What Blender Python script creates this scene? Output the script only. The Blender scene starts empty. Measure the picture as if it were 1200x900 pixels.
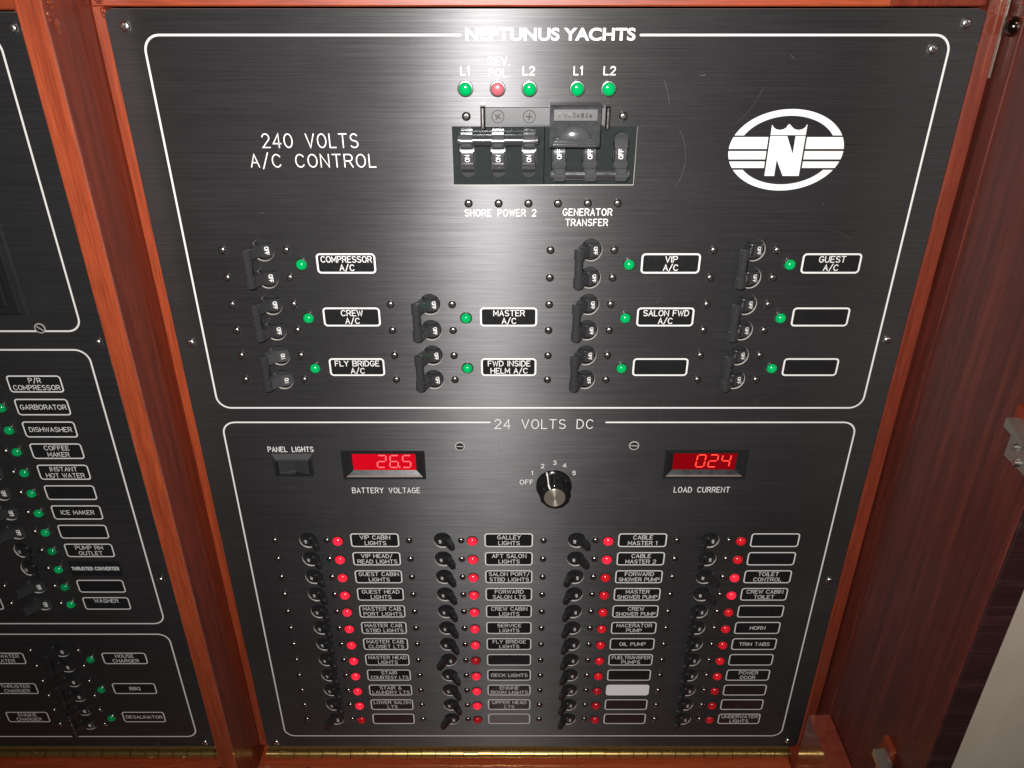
import bpy, bmesh, math, random
from mathutils import Vector, Matrix
random.seed(7)
R = math.radians
MM = 0.001
SC = bpy.context.scene
COL = SC.collection

# ------------------------------------------------------------ camera
TH, DIST = R(28.6), 540.0
cd = bpy.data.cameras.new("camera")
cd.sensor_width = 36.0
cd.lens = 933.0 / 1200.0 * 36.0
cd.clip_start = 0.01
cd.clip_end = 50
cam = bpy.data.objects.new("camera", cd)
cam.location = (0, -DIST * MM * math.cos(TH), DIST * MM * math.sin(TH))
cam.rotation_euler = (R(90) - TH, 0, 0)
COL.objects.link(cam)
SC.camera = cam
# ------------------------------------------------------------ world, lamps, exposure
w = bpy.data.worlds.new("World")
SC.world = w
w.use_nodes = True
w.node_tree.nodes["Background"].inputs[0].default_value = (1.0, 0.82, 0.66, 1)
w.node_tree.nodes["Background"].inputs[1].default_value = 0.025


def lamp(name, loc, target, size, power, color, spread=math.pi):
    ld = bpy.data.lights.new(name, 'AREA')
    ld.shape = 'DISK'
    ld.size = size
    ld.energy = power
    ld.color = color
    ld.spread = spread
    o = bpy.data.objects.new(name, ld)
    o.location = loc
    o.rotation_euler = (Vector(target) - Vector(loc)).to_track_quat('-Z', 'Y').to_euler()
    COL.objects.link(o)
    return o


lamp("camera_flash", (-0.026, -0.490, 0.292), (-0.01, 0, 0.12), 0.022, 3.45, (1.0, 0.97, 0.96), R(138))
lamp("ceiling_lamp", (0.15, -0.95, 1.15), (0, 0, -0.1), 0.14, 0.7, (1.0, 0.80, 0.60))
SC.view_settings.view_transform = 'Standard'
SC.view_settings.look = 'None'
SC.view_settings.exposure = 0.0
SC.view_settings.gamma = 1.0


# ------------------------------------------------------------ materials
class NT:
    def __init__(s, name):
        s.m = bpy.data.materials.new(name)
        s.m.use_nodes = True
        s.t = s.m.node_tree
        s.b = s.t.nodes["Principled BSDF"]

    def n(s, typ, **kw):
        nd = s.t.nodes.new(typ)
        for k, v in kw.items():
            if k in nd.inputs.keys():
                nd.inputs[k].default_value = v
            else:
                setattr(nd, k, v)
        return nd

    def l(s, a, b):
        s.t.links.new(a, b)

    def set(s, **kw):
        for k, v in kw.items():
            s.b.inputs[k.replace('_', ' ')].default_value = v
        return s

    def noise(s, scale, detail=3, mapscale=(1, 1, 1), rough=0.5, coord='Object', offset=(0, 0, 0)):
        tc = s.n('ShaderNodeTexCoord')
        mp = s.n('ShaderNodeMapping')
        mp.inputs['Scale'].default_value = mapscale
        mp.inputs['Location'].default_value = offset
        s.l(tc.outputs[coord], mp.inputs[0])
        nz = s.n('ShaderNodeTexNoise')
        nz.inputs['Scale'].default_value = scale
        nz.inputs['Detail'].default_value = detail
        nz.inputs['Roughness'].default_value = rough
        s.l(mp.outputs[0], nz.inputs['Vector'])
        return nz

    def ramp(s, src, stops):
        r = s.n('ShaderNodeValToRGB')
        cr = r.color_ramp
        while len(cr.elements) > 1:
            cr.elements.remove(cr.elements[-1])
        cr.elements[0].position, c = stops[0]
        cr.elements[0].color = (*c, 1) if isinstance(c, tuple) else (c, c, c, 1)
        for p, c in stops[1:]:
            e = cr.elements.new(p)
            e.color = (*c, 1) if isinstance(c, tuple) else (c, c, c, 1)
        s.l(src, r.inputs[0])
        return r

    def bump(s, src, strength, dist):
        b = s.n('ShaderNodeBump')
        b.inputs['Strength'].default_value = strength
        b.inputs['Distance'].default_value = dist
        s.l(src, b.inputs['Height'])
        return b


def simple(name, col, rough=0.5, metal=0.0, coat=0.0, wear=True, **kw):
    t = NT(name)
    t.set(Base_Color=(*col, 1), Roughness=rough, Metallic=metal, Coat_Weight=coat, **kw)
    if wear:
        nz = t.noise(260, 4)
        rp = t.ramp(nz.outputs[0], [(0.3, max(0.02, rough - 0.05)), (0.7, min(1, rough + 0.08))])
        t.l(rp.outputs[0], t.b.inputs['Roughness'])
    return t.m


def brushed_panel():
    t = NT("brushed_black_metal")
    t.set(Metallic=0.76, Anisotropic=0.94, Specular_IOR_Level=0.3)
    tan = t.n('ShaderNodeCombineXYZ')
    tan.inputs[2].default_value = 1.0
    t.l(tan.outputs[0], t.b.inputs['Tangent'])
    st = t.noise(1.0, 6, (9, 60, 1500), 0.62)          # long brush streaks
    st2 = t.noise(1.0, 4, (40, 60, 3800), 0.6, offset=(3, 1, 2))
    bl = t.noise(6.0, 4, (1, 1, 1.6), 0.6)              # handling marks, uneven dye
    mix = t.n('ShaderNodeMix', data_type='RGBA', blend_type='MULTIPLY')
    mix.inputs[0].default_value = 1.0
    c1 = t.ramp(st.outputs[0], [(0.3, (0.070, 0.068, 0.070)), (0.7, (0.112, 0.110, 0.112))])
    c2 = t.ramp(st2.outputs[0], [(0.3, 0.80), (0.7, 1.18)])
    t.l(c1.outputs[0], mix.inputs[6])
    t.l(c2.outputs[0], mix.inputs[7])
    mix2 = t.n('ShaderNodeMix', data_type='RGBA', blend_type='MULTIPLY')
    mix2.inputs[0].default_value = 1.0
    c3 = t.ramp(bl.outputs[0], [(0.3, 0.82), (0.7, 1.12)])
    t.l(mix.outputs[2], mix2.inputs[6])
    t.l(c3.outputs[0], mix2.inputs[7])
    # fine scuffs
    sc = t.noise(1.0, 2, (1200, 60, 160), 0.8, offset=(7, 2, 5))
    sr = t.ramp(sc.outputs[0], [(0.735, 0.0), (0.80, 1.0)])
    m3 = t.n('ShaderNodeMix', data_type='RGBA')
    t.l(sr.outputs[0], m3.inputs[0])
    t.l(mix2.outputs[2], m3.inputs[6])
    m3.inputs[7].default_value = (0.32, 0.31, 0.30, 1)
    t.l(m3.outputs[2], t.b.inputs['Base Color'])
    rr = t.ramp(bl.outputs[0], [(0.3, 0.43), (0.7, 0.49)])
    t.l(rr.outputs[0], t.b.inputs['Roughness'])
    bp = t.bump(st2.outputs[0], 0.12, 0.00003)
    t.l(bp.outputs[0], t.b.inputs['Normal'])
    return t.m


def wood(name, dark, mid, light, axis='Z', coat=1.0, coatr=0.06, rough=0.42):
    t = NT(name)
    a = {'Z': (1, 1, 0.045), 'X': (0.045, 1, 1), 'Y': (1, 0.045, 1)}[axis]
    g1 = t.noise(150, 6, a, 0.62)
    g2 = t.noise(900, 3, a, 0.6, offset=(4, 4, 4))
    g3 = t.noise(12, 3, tuple(min(1, q * 4) for q in a), 0.55, offset=(9, 1, 3))
    c = t.ramp(g1.outputs[0], [(0.28, dark), (0.5, mid), (0.75, light)])
    c2 = t.ramp(g2.outputs[0], [(0.35, 0.74), (0.62, 1.10)])
    c3 = t.ramp(g3.outputs[0], [(0.3, 0.78), (0.7, 1.15)])
    m = t.n('ShaderNodeMix', data_type='RGBA', blend_type='MULTIPLY')
    m.inputs[0].default_value = 1
    t.l(c.outputs[0], m.inputs[6])
    t.l(c2.outputs[0], m.inputs[7])
    m2 = t.n('ShaderNodeMix', data_type='RGBA', blend_type='MULTIPLY')
    m2.inputs[0].default_value = 1
    t.l(m.outputs[2], m2.inputs[6])
    t.l(c3.outputs[0], m2.inputs[7])
    t.l(m2.outputs[2], t.b.inputs['Base Color'])
    t.set(Roughness=rough, Coat_Weight=coat, Coat_Roughness=coatr)
    if coat < 0.3:
        t.set(Specular_IOR_Level=0.22)
    vn = t.noise(260, 3, (1, 1, 1), 0.6)
    vb = t.bump(vn.outputs[0], 0.35, 0.0003)
    t.l(vb.outputs[0], t.b.inputs['Coat Normal'])
    gb = t.bump(g2.outputs[0], 0.12, 0.0002)
    t.l(gb.outputs[0], t.b.inputs['Normal'])
    return t.m


def emit(name, base, col, strength, rough=0.12, trans=0.0):
    t = NT(name)
    t.set(Base_Color=(*base, 1), Roughness=rough, Emission_Color=(*col, 1), Emission_Strength=strength)
    if 'lens' in name:      # the lamp behind the lens is brightest in the middle
        tc = t.n('ShaderNodeTexCoord')
        sx = t.n('ShaderNodeSeparateXYZ')
        t.l(tc.outputs['Object'], sx.inputs[0])
        cb = t.n('ShaderNodeCombineXYZ')
        t.l(sx.outputs[0], cb.inputs[0])
        t.l(sx.outputs[2], cb.inputs[2])
        ln = t.n('ShaderNodeVectorMath', operation='LENGTH')
        t.l(cb.outputs[0], ln.inputs[0])
        src = t.n('ShaderNodeMath', operation='MULTIPLY')
        src.inputs[1].default_value = 220.0
        t.l(ln.outputs['Value'], src.inputs[0])
        rp = t.ramp(src.outputs[0], [(0.25, col), (0.9, tuple(c * 0.42 for c in col))])
    else:
        nz = t.noise(700, 2)
        rp = t.ramp(nz.outputs[0], [(0.3, tuple(c * 0.85 for c in col)), (0.7, col)])
    t.l(rp.outputs[0], t.b.inputs['Emission Color'])
    return t.m


M = dict(
    panel=brushed_panel(),
    alu=simple("bare_aluminium_edge", (0.60, 0.57, 0.52), 0.42, 0.35),
    white=simple("white_engraving_paint", (0.74, 0.73, 0.70), 0.55),
    white_tape=simple("white_label_tape", (0.88, 0.87, 0.87), 0.35),
    label=simple("black_label_tape", (0.012, 0.012, 0.013), 0.3),
    label_sheen=simple("sheen_grey_label_tape", (0.12, 0.115, 0.11), 0.4),  # black tape with its reflection put into the base colour as grey
    plastic=simple("black_breaker_plastic", (0.014, 0.014, 0.015), 0.34),
    toggle=simple("toggle_plastic", (0.032, 0.032, 0.034), 0.24, coat=0.6),
    toggle_dark=simple("dark_toggle_plastic", (0.017, 0.017, 0.018), 0.28),
    toggle_grey=simple("grey_toggle_plastic", (0.058, 0.058, 0.061), 0.17),
    bank=simple("dark_smoky_plastic", (0.022, 0.027, 0.026), 0.14),
    cavity=simple("cavity_black", (0.006, 0.006, 0.006), 0.6),
    scr=simple("black_oxide_screw", (0.34, 0.33, 0.31), 0.25, 1.0),
    recess=simple("screw_recess", (0.015, 0.015, 0.015), 0.5),
    steel=simple("steel_screw", (0.62, 0.61, 0.59), 0.25, 1.0),
    bracket=simple("satin_steel_bracket", (0.13, 0.13, 0.13), 0.38, 0.6, wear=False),
    chrome=simple("led_bezel_chrome", (0.42, 0.42, 0.40), 0.22, 1.0),
    darkbezel=simple("led_dark_bezel", (0.05, 0.05, 0.05), 0.3, 0.6),
    green=emit("green_lens_lit", (0.0, 0.22, 0.06), (0.0, 0.62, 0.14), 0.42),
    green_dim=emit("green_lens_faint", (0.0, 0.16, 0.05), (0.0, 0.30, 0.07), 0.18),
    green_mid=emit("green_lens_medium", (0.0, 0.16, 0.05), (0.0, 0.42, 0.10), 0.36),
    stile_red=wood("red_mahogany", (0.13, 0.021, 0.010), (0.19, 0.031, 0.013), (0.25, 0.043, 0.018)),
    lip=simple("flash_lit_meter_lip", (0.12, 0.092, 0.074), 0.4),  # paler than the meter body: flash on the upward cheek, put into the colour
    red=emit("red_lens_lit", (0.45, 0.01, 0.02), (1.0, 0.02, 0.05), 1.15),
    red_dim=emit("red_lens_faint", (0.35, 0.01, 0.015), (0.8, 0.01, 0.02), 0.14),
    red_mid=emit("red_lens_medium", (0.40, 0.01, 0.015), (0.9, 0.01, 0.02), 0.40),
    pink=emit("pink_lens_unlit", (0.42, 0.10, 0.12), (0.6, 0.1, 0.1), 0.05, 0.3),
    disp=emit("red_display_glow", (0.12, 0.0, 0.0), (0.9, 0.004, 0.022), 0.66),
    disp_dark=emit("red_display_filter", (0.07, 0.0, 0.0), (0.55, 0.002, 0.012), 0.34),
    seg_pale=emit("pale_display_segment", (0.6, 0.1, 0.1), (1.0, 0.13, 0.14), 0.95),
    seg=emit("lit_display_segment", (0.6, 0.05, 0.02), (1.0, 0.05, 0.04), 1.5),
    varnish=simple("thick_red_varnish", (0.20, 0.035, 0.015), 0.06, coat=1.0, wear=False),
    knob=simple("black_knob_gloss", (0.010, 0.010, 0.010), 0.12),
    knobcap=simple("spun_aluminium_cap", (0.52, 0.45, 0.37), 0.38, 0.8),
    brass=simple("brass", (0.62, 0.42, 0.14), 0.28, 0.97),
    brass2=simple("dull_brass", (0.28, 0.19, 0.08), 0.38, 0.6),
    bronze=simple("dark_bronze", (0.20, 0.16, 0.14), 0.12, 1.0),
    nickel=simple("nickel_catch", (0.42, 0.39, 0.33), 0.28, 0.85, wear=False),
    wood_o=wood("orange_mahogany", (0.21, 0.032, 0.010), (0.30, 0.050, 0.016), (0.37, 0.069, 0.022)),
    wood_ox=wood("orange_mahogany_rail", (0.24, 0.036, 0.011), (0.32, 0.050, 0.015), (0.38, 0.068, 0.020), 'X'),
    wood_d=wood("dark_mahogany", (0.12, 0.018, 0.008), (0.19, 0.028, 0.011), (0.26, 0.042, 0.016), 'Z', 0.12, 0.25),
    wood_door=wood("door_mahogany", (0.050, 0.0095, 0.006), (0.092, 0.016, 0.0095), (0.155, 0.028, 0.016), 'Z', 0.30, 0.3),
    wood_edge=wood("door_edge_mahogany", (0.018, 0.006, 0.006), (0.03, 0.009, 0.009), (0.07, 0.028, 0.028), 'X', 0.5, 0.25),
    scuff=simple("rubbed_metal_scuff", (0.11, 0.107, 0.107), 0.45, 0.3),
    cream=simple("cream_laminate", (0.50, 0.42, 0.33), 0.5),
)
# knob cap: turned metal, so the flash reads as a radial streak
_t = M['knobcap'].node_tree
_b = _t.nodes["Principled BSDF"]
_b.inputs['Anisotropic'].default_value = 0.88
_b.inputs['Anisotropic Rotation'].default_value = 0.25
_tg = _t.nodes.new('ShaderNodeTangent')
_tg.direction_type = 'RADIAL'
_tg.axis = 'Y'
_t.links.new(_tg.outputs[0], _b.inputs['Tangent'])


# ------------------------------------------------------------ mesh helpers  (x right, z up, h towards the viewer, all mm)
class MB:
    def __init__(s):
        s.v, s.f, s.m = [], [], []

    def add(s, verts, faces, mi=0):
        k = len(s.v)
        s.v += [tuple(p) for p in verts]
        s.f += [tuple(i + k for i in f) for f in faces]
        s.m += [mi] * len(faces)
        return s

    # (x, z, h) boxes
    def box(s, x0, x1, z0, z1, h0, h1, mi=0, bev=0.0):
        if bev <= 0:
            p = [(x, z, h) for h in (h0, h1) for z in (z0, z1) for x in (x0, x1)]
            s.add(p, [(0, 2, 3, 1), (4, 5, 7, 6), (0, 1, 5, 4), (2, 6, 7, 3), (0, 4, 6, 2), (1, 3, 7, 5)], mi)
        else:
            b = bev
            a = [(x0, z0), (x1, z0), (x1, z1), (x0, z1)]
            i = [(x0 + b, z0 + b), (x1 - b, z0 + b), (x1 - b, z1 - b), (x0 + b, z1 - b)]
            p = [(x, z, h0) for x, z in a] + [(x, z, h1 - b) for x, z in a] + [(x, z, h1) for x, z in i]
            f = [(3, 2, 1, 0), (8, 9, 10, 11)]
            for k in range(4):
                n = (k + 1) % 4
                f += [(k, n, 4 + n, 4 + k), (4 + k, 4 + n, 8 + n, 8 + k)]
            s.add(p, f, mi)
        return s

    def lathe(s, cx, cz, prof, n=20, mi=0, ex=1.0, cap=True):
        """prof: list of (radius, h) from outside/base to top, revolved round h"""
        p = []
        for r, h in prof:
            for k in range(n):
                a = 2 * math.pi * k / n
                p.append((cx + r * math.cos(a), cz + r * ex * math.sin(a), h))
        f = []
        for j in range(len(prof) - 1):
            for k in range(n):
                a, b = j * n + k, j * n + (k + 1) % n
                f.append((a, b, b + n, a + n))
        if cap:
            f.append(tuple((len(prof) - 1) * n + k for k in range(n)))
        s.add(p, f, mi)
        return s

    def tube(s, p0, p1, r, n=12, mi=0, r1=None, dome=0.0):
        """cylinder between (x,z,h) points with optional domed ends"""
        a, b = Vector(p0), Vector(p1)
        d = (b - a).normalized()
        u = d.orthogonal().normalized()
        v = d.cross(u)
        r1 = r if r1 is None else r1
        rings = []
        if dome:
            rings.append((a - d * dome, r * 0.45))
            rings.append((a - d * dome * 0.5, r * 0.85))
        rings += [(a, r), (b, r1)]
        if dome:
            rings.append((b + d * dome * 0.5, r1 * 0.85))
            rings.append((b + d * dome, r1 * 0.45))
        p = []
        for c, rr in rings:
            for k in range(n):
                t = 2 * math.pi * k / n
                p.append(c + (u * math.cos(t) + v * math.sin(t)) * rr)
        f = []
        for j in range(len(rings) - 1):
            for k in range(n):
                q, w_ = j * n + k, j * n + (k + 1) % n
                f.append((q, w_, w_ + n, q + n))
        f.append(tuple(range(n - 1, -1, -1)))
        f.append(tuple((len(rings) - 1) * n + k for k in range(n)))
        s.add(p, f, mi)
        return s

    def ribbon(s, pts, wd, h, closed=False, mi=0, cap=True):
        """flat stroke in the (x,z) plane"""
        if not closed and len(pts) > 3 and math.hypot(pts[0][0] - pts[-1][0], pts[0][1] - pts[-1][1]) < 1e-3:
            closed, pts = True, pts[:-1]
        P = [Vector((p[0], p[1])) for p in pts]
        if not closed:
            q = [P[0]]
            for a in P[1:]:
                if (a - q[-1]).length > 1e-4:
                    q.append(a)
            P = q
        n = len(P)
        hw = wd / 2
        L, Rr = [], []
        for i in range(n):
            if closed:
                a, b = P[i] - P[i - 1], P[(i + 1) % n] - P[i]
            else:
                a = P[i] - P[i - 1] if i else P[1] - P[0]
                b = P[i + 1] - P[i] if i < n - 1 else P[-1] - P[-2]
            a.normalize()
            b.normalize()
            na, nb = Vector((-a.y, a.x)), Vector((-b.y, b.x))
            m = na + nb
            if m.length < 0.2:
                m = na
            m.normalize()
            k = hw / max(0.45, m.dot(na))
            L.append(P[i] + m * k)
            Rr.append(P[i] - m * k)
        verts = [(p.x, p.y, h) for p in L] + [(p.x, p.y, h) for p in Rr]
        faces = []
        for i in range(n if closed else n - 1):
            j = (i + 1) % n
            faces.append((i, n + i, n + j, j))
        if cap and not closed:
            for i, sg in ((0, -1), (n - 1, 1)):
                d = (P[1] - P[0]).normalized() if i == 0 else (P[-1] - P[-2]).normalized()
                nn = Vector((-d.y, d.x))
                k = len(verts)
                for a in (45, 0, -45):
                    q = P[i] + (d * sg * math.cos(R(a)) + nn * math.sin(R(a))) * hw
                    verts.append((q.x, q.y, h))
                if sg > 0:
                    faces.append((i, n + i, k + 2, k + 1, k))
                else:
                    faces.append((n + i, i, k, k + 1, k + 2))
        s.add(verts, faces, mi)
        return s

    def poly(s, pts, h, mi=0):
        s.add([(x, z, h) for x, z in pts], [tuple(range(len(pts)))], mi)
        return s

    def prism(s, pts, h0, h1, mi=0):
        n = len(pts)
        s.add([(x, z, h0) for x, z in pts] + [(x, z, h1) for x, z in pts],
              [tuple(range(n, 2 * n)), tuple(range(n - 1, -1, -1))] +
              [(k, (k + 1) % n, n + (k + 1) % n, n + k) for k in range(n)], mi)
        return s

    def xprism(s, pts, x0, x1, mi=0):
        """profile in (z,h), extruded along x"""
        n = len(pts)
        s.add([(x0, z, h) for z, h in pts] + [(x1, z, h) for z, h in pts],
              [tuple(range(n, 2 * n)), tuple(range(n - 1, -1, -1))] +
              [(k, (k + 1) % n, n + (k + 1) % n, n + k) for k in range(n)], mi)
        return s

    def mesh(s, name, mats, smooth=False):
        me = bpy.data.meshes.new(name)
        me.from_pydata([(x * MM, -h * MM, z * MM) for x, z, h in s.v], [], s.f)
        for m in mats:
            me.materials.append(M[m])
        for p, mi in zip(me.polygons, s.m):
            p.material_index = mi
        bm = bmesh.new()
        bm.from_mesh(me)
        bmesh.ops.recalc_face_normals(bm, faces=bm.faces)
        # open flat sheets must face the viewer
        for f in bm.faces:
            if f.normal.y > 0.999 and all(len(e.link_faces) == 1 or all(abs(g.normal.y) > 0.999 for g in e.link_faces) for e in f.edges):
                f.normal_flip()
        bm.to_mesh(me)
        bm.free()
        if smooth:
            me.polygons.foreach_set("use_smooth", [True] * len(me.polygons))
            me.set_sharp_from_angle(angle=R(38))
        me.update()
        return me


def put(name, me, parent=None, loc=(0, 0, 0), rot=0.0, label=None, **props):
    """loc = (x, z, h) in mm; rot turns the piece in the panel plane"""
    o = bpy.data.objects.new(name, me)
    o.location = (loc[0] * MM, -loc[2] * MM, loc[1] * MM)
    if rot:
        o.rotation_euler = (0, rot, 0)
    COL.objects.link(o)
    if parent:
        o.parent = parent
    if label:
        o["label"] = label
    for k, v in props.items():
        o[k] = v
    return o


def root(name, label, cat, loc=(0, 0, 0), group=None):
    o = put(name, None, None, loc, label=label, category=cat)
    if group:
        o["group"] = group
    return o


def rrect(x0, x1, z0, z1, r, n=6):
    pts = []
    for cx, cz, a0 in ((x1 - r, z1 - r, 0), (x0 + r, z1 - r, 90), (x0 + r, z0 + r, 180), (x1 - r, z0 + r, 270)):
        for k in range(n + 1):
            a = R(a0 + 90 * k / n)
            pts.append((cx + r * math.cos(a), cz + r * math.sin(a)))
    return pts


def ell(cx, cz, rx, rz, n=28):
    return [(cx + rx * math.cos(2 * math.pi * k / n), cz + rz * math.sin(2 * math.pi * k / n)) for k in range(n)]


# ------------------------------------------------------------ single-stroke engraving letters (0..w by 0..6)
def arc(cx, cy, rx, ry, a0, a1, n=8):
    return [(cx + rx * math.cos(R(a0 + (a1 - a0) * k / n)), cy + ry * math.sin(R(a0 + (a1 - a0) * k / n))) for k in range(n + 1)]


G = {
    'A': (4, [[(0, 0), (2, 6), (4, 0)], [(.75, 2.1), (3.25, 2.1)]]),
    'B': (4, [[(0, 3.1), (0, 6), (2.5, 6)] + arc(2.5, 4.6, 1.4, 1.4, 90, -90, 6) + [(0, 3.1)], [(0, 3.1), (0, 0), (2.5, 0)] + arc(2.5, 1.55, 1.5, 1.55, -90, 90, 6)]),
    'C': (4.2, [arc(2.2, 3, 2.2, 3, 40, 320, 14)]),
    'D': (4, [[(0, 0), (0, 6), (1.4, 6)] + arc(1.4, 3, 2.6, 3, 90, -90, 10) + [(0, 0)]]),
    'E': (3.5, [[(3.5, 6), (0, 6), (0, 0), (3.5, 0)], [(0, 3.1), (2.8, 3.1)]]),
    'F': (3.4, [[(3.4, 6), (0, 6), (0, 0)], [(0, 3.1), (2.7, 3.1)]]),
    'G': (4.3, [arc(2.2, 3, 2.2, 3, 42, 340, 14) + [(4.3, 2.7), (2.6, 2.7)]]),
    'H': (4, [[(0, 0), (0, 6)], [(4, 0), (4, 6)], [(0, 3.1), (4, 3.1)]]),
    'I': (0.4, [[(.2, 0), (.2, 6)]]),
    'J': (3, [[(3, 6), (3, 1.5)] + arc(1.5, 1.5, 1.5, 1.5, 0, -170, 7)]),
    'K': (3.9, [[(0, 0), (0, 6)], [(3.7, 6), (0, 2.3)], [(1.3, 3.6), (3.9, 0)]]),
    'L': (3.2, [[(0, 6), (0, 0), (3.2, 0)]]),
    'M': (4.6, [[(0, 0), (0, 6), (2.3, 1.6), (4.6, 6), (4.6, 0)]]),
    'N': (4, [[(0, 0), (0, 6), (4, 0), (4, 6)]]),
    'O': (4.4, [arc(2.2, 3, 2.2, 3, 90, 450, 18)]),
    'P': (3.9, [[(0, 0), (0, 6), (2.4, 6)] + arc(2.4, 4.45, 1.5, 1.55, 90, -90, 7) + [(0, 2.9)]]),
    'Q': (4.4, [arc(2.2, 3, 2.2, 3, 90, 450, 18), [(2.7, 1.5), (4.4, -.5)]]),
    'R': (4, [[(0, 0), (0, 6), (2.4, 6)] + arc(2.4, 4.45, 1.5, 1.55, 90, -90, 7) + [(0, 2.9)], [(2.2, 2.9), (4, 0)]]),
    'S': (3.9, [arc(2, 4.5, 1.8, 1.5, 30, 270, 9) + arc(2, 1.5, 1.9, 1.5, 90, -150, 9)]),
    'T': (4, [[(0, 6), (4, 6)], [(2, 6), (2, 0)]]),
    'U': (4, [[(0, 6), (0, 2)] + arc(2, 2, 2, 2, 180, 360, 9) + [(4, 6)]]),
    'V': (4.2, [[(0, 6), (2.1, 0), (4.2, 6)]]),
    'W': (5.4, [[(0, 6), (1.35, 0), (2.7, 5.2), (4.05, 0), (5.4, 6)]]),
    'X': (4, [[(0, 0), (4, 6)], [(0, 6), (4, 0)]]),
    'Y': (4.2, [[(0, 6), (2.1, 3), (4.2, 6)], [(2.1, 3), (2.1, 0)]]),
    'Z': (3.8, [[(0, 6), (3.8, 6), (0, 0), (3.8, 0)]]),
    '0': (4.2, [arc(2.1, 3, 2.1, 3, 90, 450, 18)]),
    '1': (1.4, [[(0, 5), (1.2, 6), (1.2, 0)]]),
    '2': (3.8, [arc(1.9, 4.3, 1.8, 1.7, 165, -25, 9) + [(0, 0), (3.8, 0)]]),
    '3': (3.8, [arc(1.9, 4.5, 1.6, 1.5, 150, -90, 9) + arc(1.9, 1.5, 1.9, 1.5, 90, -150, 9)]),
    '4': (4, [[(3, 0), (3, 6), (0, 1.7), (4, 1.7)]]),
    '5': (3.8, [[(3.5, 6), (.5, 6), (.2, 3.3)] + arc(1.9, 2, 1.9, 2, 130, -150, 10)]),
    '6': (3.8, [[(3, 6), (.4, 2.8)] + arc(1.9, 1.9, 1.9, 1.9, 160, 520, 16)]),
    '/': (3, [[(0, -.8), (3, 6.8)]]),
    '.': (0.5, [[(.1, 0), (.4, 0)]]),
    '&': (4.4, [[(4.2, 0), (1, 4.2)] + arc(1.9, 4.9, 1.05, 1.1, 215, -40, 8) + [(.7, 2.4)] + arc(1.7, 1.5, 1.6, 1.5, 140, 330, 8) + [(4.2, 2.4)]]),
}


def text_strokes(txt, size, gap=1.5, space=3.2, track=1.0):
    k = size / 6.0
    x, out = 0.0, []
    for ch in txt:
        if ch == ' ':
            x += space * track
            continue
        wd, st = G[ch]
        for s in st:
            out.append([(x + px * track, py) for px, py in s])
        x += (wd + gap) * track
    x -= gap * track
    return [[(p[0] * k, p[1] * k) for p in s] for s in out], x * k


def add_text(mb, txt, cx, cz, size, wd, h=0.05, width=None, maxw=None, gap=1.5, fn=None, space=3.2):
    st, tw = text_strokes(txt, size, gap, space)
    sx = 1.0
    if width:
        sx = width / tw
    elif maxw and tw > maxw:
        sx = maxw / tw
    for i, s in enumerate(st):
        pts = [(cx + (p[0] - tw / 2) * sx, cz + p[1] - size / 2) for p in s]
        mb.ribbon(pts, wd, h + 0.02 * (i % 5))
    return mb


# ------------------------------------------------------------ shared small meshes
def screw_mesh(name, r, dome, mats, n=16, slot=False, flat=False):
    mb = MB()
    if flat:
        mb.lathe(0, 0, [(r, 0.0), (r, 0.1)], n, 1)
        mb.lathe(0, 0, [(r * 0.87, 0.1), (r * 0.87, 0.3)], n)
        ht = 0.3
    else:
        mb.lathe(0, 0, [(r, 0.0), (r * 0.99, dome * 0.42), (r * 0.86, dome * 0.75), (r * 0.6, dome * 0.95), (r * 0.3, dome)], n)
        ht = dome
    a = r * 0.55
    if slot:
        mb.box(-r * 0.82, r * 0.82, -0.45, 0.45, 0.2, ht + 0.05, 1)
    else:
        mb.box(-a, a, -0.36, 0.36, ht * 0.5, ht + 0.03, 1)
        mb.box(-0.36, 0.36, -a, a, ht * 0.5, ht + 0.045, 1)
    return mb.mesh(name, mats, True)


SCREW = screw_mesh("screw", 2.55, 1.9, ('scr', 'recess'))
SCREW_BIG = screw_mesh("mounting_screw", 2.9, 1.9, ('steel', 'recess'))
SCREW_FLAT = screw_mesh("countersunk_screw", 3.7, 0.5, ('bracket', 'recess'), 28, flat=True)
SCREW_SLOT = MB().lathe(0, 0, [(3.6, 0.0), (3.6, 0.25), (2.9, 0.3)], 24).lathe(0, 0, [(2.9, 0.32), (2.4, 0.36)], 24, 1).box(-2.5, 2.5, -.35, .35, .30, .42, 2).mesh("slotted_screw", ('alu', 'darkbezel', 'alu'), True)


def led_meshes(name, r, lens_r, hgt, bezel):
    b = MB().lathe(0, 0, [(r, 0), (r, 0.7), (r * 0.93, 1.1), (lens_r, 1.15), (lens_r * 0.98, 0.4)], 22, cap=False).mesh(name + "_bezel", (bezel,), True)
    prof = [(lens_r * math.cos(R(a)), 0.6 + hgt * math.sin(R(a))) for a in (0, 18, 36, 54, 70, 82)]
    out = {}
    for k in ('green', 'green_dim', 'green_mid', 'red', 'red_dim', 'red_mid', 'pink'):
        out[k] = MB().lathe(0, 0, prof, 20).mesh("lens_" + k, (k,), True)
    return b, out


LED_L = led_meshes("indicator", 4.5, 3.7, 1.6, 'chrome')
LED_M = led_meshes("indicator", 4.0, 3.5, 3.0, 'chrome')
LED_S = led_meshes("indicator", 4.3, 4.0, 3.4, 'darkbezel')


def led(panel, x, z, kind, lens, label=None):
    o = put("indicator_light", kind[0], panel, (x, z, 0), label=label)
    put("lens", kind[1][lens], o, (0, 0, 0))
    return o


CH, DR = -5.0, 7.0     # drum axis height, drum radius
TILT = 31.0


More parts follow.
